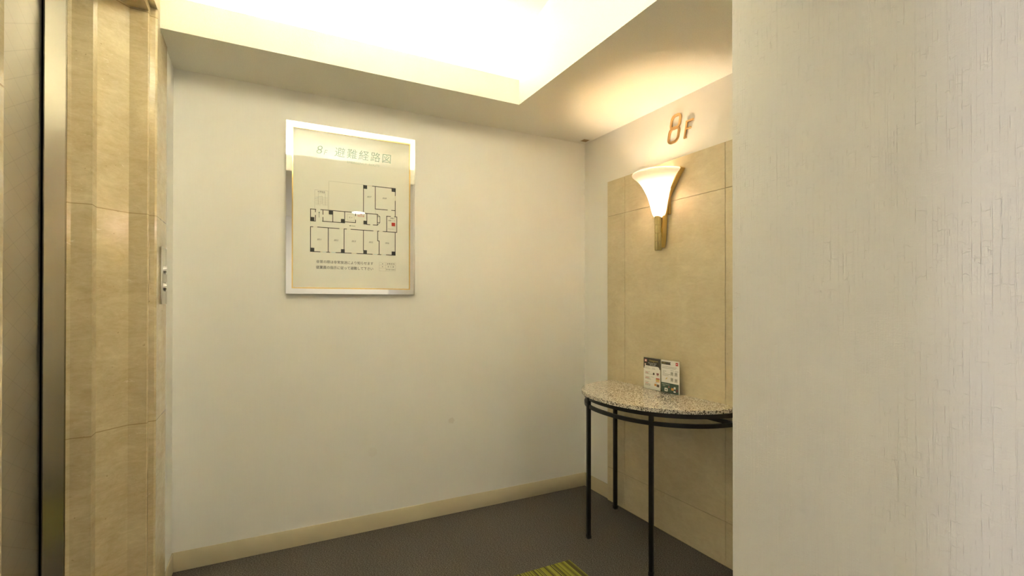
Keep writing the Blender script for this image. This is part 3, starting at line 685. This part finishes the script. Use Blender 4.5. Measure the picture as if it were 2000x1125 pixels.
bm = NB(); poly(bm, P, [(.22, .40), (.30, .42), (.36, .475), (.30, .46)]); ink('pencil_picture', bm, M_YEL, e)
bm = NB(); text_bm(bm, 'Room Service', .0092, Q, .26*Wd, .255*Ht, 0, 0); text_bm(bm, 'Guide', .0080, Q, .15*Wd, .205*Ht, 0, 0)
ink('band_text', bm, M_WHI, e)
for a in ((.19, .36, .040, .145), (.70, .80, .150, .215), (.69, .80, .050, .090)):
    bm = NB(); r_(bm, P, *a); ink('white_picture', bm, M_WHI, e)
LAY[0] = 2; bm = NB(); r_(bm, P, .245, .305, .065, .115); ink('phone_picture', bm, M_GRN, e)
LAY[0] = 1; bm = NB(); r_(bm, P, .56, .70, .100, .175); ink('orange_picture', bm, M_ORG, e)
bm = NB(); r_(bm, P, .84, .91, .075, .150); ink('dark_red_picture', bm, simple('leaflet_maroon', (.22, .05, .05), .6), e)
bm = NB(); r_(bm, P, .40, .46, .170, .205); ink('pink_dot', bm, M_PINK, e)

# ------------------------------------------------------------------ wall sconce
YS = 1.936; XSB = 1.900
t = thing('wall_sconce', 'lit fluted-brass wall sconce with a flared frosted glass shade on the stone panel', 'wall lamp', (XPF, YS, 1.51))
prof2 = [(.004, 1.683), (.018, 1.684), (.031, 1.690), (.039, 1.700), (.044, 1.715), (.050, 1.742), (.057, 1.770), (.067, 1.800), (.079, 1.826), (.092, 1.850), (.108, 1.873), (.125, 1.892), (.138, 1.903), (.1455, 1.911), (.1465, 1.9165), (.143, 1.919)]
def smooth_prof(pr, n=4):
    out = []
    for i in range(len(pr)-1):
        p0 = Vector(pr[max(i-1, 0)]); p1 = Vector(pr[i]); p2 = Vector(pr[i+1]); p3 = Vector(pr[min(i+2, len(pr)-1)])
        for k in range(n):
            s = k/n; out.append(tuple(.5*((2*p1)+(p2-p0)*s+(2*p0-5*p1+4*p2-p3)*s*s+(3*p1-p0-3*p2+p3)*s**3)))
    out.append(pr[-1]); return out
outp = smooth_prof(prof2); inn = [(max(.001, r-.005), z+.003) for r, z in outp][::-1]
loop = outp+inn; NS = 56
bm = NB(); rings = []
for i in range(NS+1):
    th = -math.pi/2+math.pi*i/NS
    rings.append([bm.verts.new((XSB-r*math.cos(th), YS+r*math.sin(th), z)) for r, z in loop])
for i in range(NS):
    for k in range(len(loop)-1): bm.faces.new((rings[i][k], rings[i+1][k], rings[i+1][k+1], rings[i][k+1]))
for rg in (rings[0], rings[-1]):
    for k in range(len(outp)-1):
        bm.faces.new((rg[k], rg[k+1], rg[len(loop)-2-k], rg[len(loop)-1-k]))
obj('glass_shade', bm, M_OPAL, t, smooth='all')
# two curved brass side arms
outer = [(-.0100, 1.530), (-.0170, 1.577), (-.0215, 1.640), (-.0280, 1.704), (-.0370, 1.745), (-.0480, 1.780), (-.0620, 1.808), (-.0810, 1.836), (-.1030, 1.866), (-.1250, 1.893), (-.1490, 1.919)]
outer = smooth_prof(outer, 3)
for sg in (1, -1):
    bm = NB(); bm_strip(bm, [(YS+sg*u, v) for u, v in outer], .0085, lambda u, v, h: (h, u, v), 1.893, 1.922)
    bmesh.ops.bevel(bm, geom=[e_ for e_ in bm.edges if len(e_.link_faces) == 2 and e_.calc_face_angle(0) > 1.2], offset=.0012, segments=1, affect='EDGES')
    obj('side_arm', bm, M_BRASS, t, smooth=True)
bp = [(r*.99, z) for r, z in outp]
bm = NB(); bm_prism(bm, [(YS-r, z) for r, z in bp]+[(YS+r, z) for r, z in bp[::-1]], lambda u, v, h: (h, u, v), XSB+.001, XSB+.004)
obj('light_stop_plate', bm, M_BRASS, t)  # unseen plate, added to stop light leaking from the shade's open back
# stacked fluted column
bm = NB(); NF = 14
levels = [(1.508, .017), (1.512, .0195), (1.5525, .0195), (1.554, .0175), (1.556, .0175), (1.5575, .0190), (1.598, .0190), (1.5995, .017), (1.6015, .017), (1.603, .0185), (1.641, .0185), (1.6425, .0165), (1.6445, .0165), (1.646, .018), (1.690, .018)]
rr = []
for z, r in levels:
    row = []
    for i in range(NF*4):
        th = 2*math.pi*i/(NF*4); k = 1-.10*(1 if i % 4 == 0 else .35 if i % 2 else 0)
        row.append(bm.verts.new((1.884-r*k*math.cos(th), YS+r*k*math.sin(th), z)))
    rr.append(row)
for a, b in zip(rr, rr[1:]):
    for i in range(len(a)): bm.faces.new((a[i], a[(i+1) % len(a)], b[(i+1) % len(a)], b[i]))
bm.faces.new(rr[0][::-1]); bm.faces.new(rr[-1])
obj('fluted_stem', bm, M_BRASSD, t, smooth=True)
for y in (-.0095, .0095):
    bm = NB(); bm_cyl(bm, (1.903, YS+y, 1.622), (0, 0, 1), .0028, .122, 12); obj('rod', bm, M_BRASSD, t, smooth=True)
bm = NB(); bm_box(bm, 1.894, 1.918, YS-.016, YS+.016, 1.5225, 1.536, bev=.001); obj('lower_bracket', bm, M_BRASS, t)
bm = NB(); bm_box(bm, 1.918, XPF, YS-.046, YS+.046, 1.697, 1.800, bev=.0015); obj('wall_plate', bm, M_BRASS, t)
bm = NB(); bmesh.ops.create_uvsphere(bm, u_segments=16, v_segments=12, radius=.0175, matrix=Matrix.Translation((1.864, YS, 1.788)) @ Matrix.Scale(2.5, 4, (0, 0, 1)))
obj('bulb', bm, M_BULB, t, smooth='all')
bm = NB(); bm_cyl(bm, (1.880, YS, 1.728), (0, 0, 1), .009, .060, 16); obj('lamp_holder', bm, M_WHITE, t, smooth=True)

# ------------------------------------------------------------------ raised 8F
t = thing('floor_number', 'raised bronze-coloured 8F floor number on the wallpaper above the stone panel', 'floor number', (XR, 1.83, 2.055))
def numeral(name, paths, w, parent):
    bm = NB()
    for k, (pts, closed) in enumerate(paths): bm_strip(bm, pts, w, lambda u, v, h: (h, u, v), XR-.0070-.0004*k, XR-.0015+.0002*k, closed)
    return obj(name, bm, M_BRONZE, parent)
Z8 = 2.066
def shp(x, z, sh=.20): return (-(x+sh*(z-Z8)), z)
def rloop(cx, cz, hw, hh, r, n=7):
    pts = []
    for qx, qz, a0 in ((1, -1, -90), (1, 1, 0), (-1, 1, 90), (-1, -1, 180)):
        for k in range(n+1):
            a = math.radians(a0+90*k/n); pts.append(shp(cx+qx*(hw-r)+r*math.cos(a), cz+qz*(hh-r)+r*math.sin(a)))
    return pts
# u = -Y so the slant leans towards the viewer's right
cx8 = -1.897
numeral('digit_eight', [(rloop(cx8, 2.118, .0335, .0365, .024), True), (rloop(cx8+.001, 2.1845, .0300, .0325, .021), True)], .0135, t)
fx = -1.816
numeral('letter_f', [([shp(fx, 2.082), shp(fx, 2.160)], False), ([shp(fx-.005, 2.160), shp(fx+.043, 2.160)], False), ([shp(fx, 2.124), shp(fx+.034, 2.124)], False), ([shp(fx-.005, 2.082), shp(fx+.011, 2.082)], False)], .0098, t)

# ------------------------------------------------------------------ small square cover in the soffit corner, floor mat
t = thing('ceiling_cover', 'small brown square cover set in the soffit at the back right corner', 'ceiling cover', (1.907, 2.622, ZC))
bm = NB(); bm_box(bm, 1.884, 1.930, 2.600, 2.644, ZC-.0015, ZC); obj('frame', bm, simple('cover_rim', (.55, .45, .30), .5), t)
bm = NB(); bm_box(bm, 1.888, 1.926, 2.604, 2.640, ZC-.0022, ZC-.0014); obj('centre', bm, simple('cover_brown', (.30, .19, .07), .5), t)
bm = NB(); bm_box(bm, .72, 1.317, 1.06, 1.935, .0, .006, bev=.0015, seg=1)
o = obj('floor_mat', bm, M_MAT, smooth=True); o['label'] = 'lime green mat with thin dark stripes on the grey-brown carpet'; o['category'] = 'mat'

# ------------------------------------------------------------------ cove lamps lying in the troughs
for y, side in ((YF+.105, 'far'), (YN-.105, 'near')):
    for x0, x1 in ((-.28, .30), (.34, .92)):
        t = thing('fluorescent_lamp', 'warm fluorescent lamp hidden in the %s ceiling trough, %s of the pair' % (side, 'left' if x0 < 0 else 'right'), 'lamp', ((x0+x1)/2, y, ZC+.02), 'cove lamps in the ceiling troughs')
        bm = NB(); bm_box(bm, x0, x1, y-.02, y+.02, ZC+.02, ZC+.045); obj('housing', bm, M_WHITE, t)
        bm = NB(); bm_cyl(bm, ((x0+x1)/2, y, ZC+.064), (1, 0, 0), .013, x1-x0-.02, 16); obj('tube', bm, M_TUBE, t, smooth=True)

# ------------------------------------------------------------------ recessed corridor downlights (one shows as a glint in the framed glass)
for x, nm in ((1.05, 'right of the lift lobby'), (-1.10, 'left of the lift lobby'), (3.2, 'at the right end'), (-3.2, 'at the left end')):
    t = thing('recessed_downlight', 'round recessed ceiling downlight in the corridor, ' + nm, 'ceiling light', (x, -.66, ZC))
    bm = NB(); P_ = [(x+.085*math.cos(2*math.pi*i/40), -.66+.085*math.sin(2*math.pi*i/40)) for i in range(40)]
    bm_strip(bm, P_, .014, lambda u, v, h: (u, v, h), ZC-.006, ZC+.0, closed=True); obj('trim_ring', bm, M_WHITE, t, smooth=True)
    bm = NB(); bm_cyl(bm, (x, -.66, ZC-.0015), (0, 0, 1), .077, .003, 40); obj('diffuser', bm, M_DOWN, t)
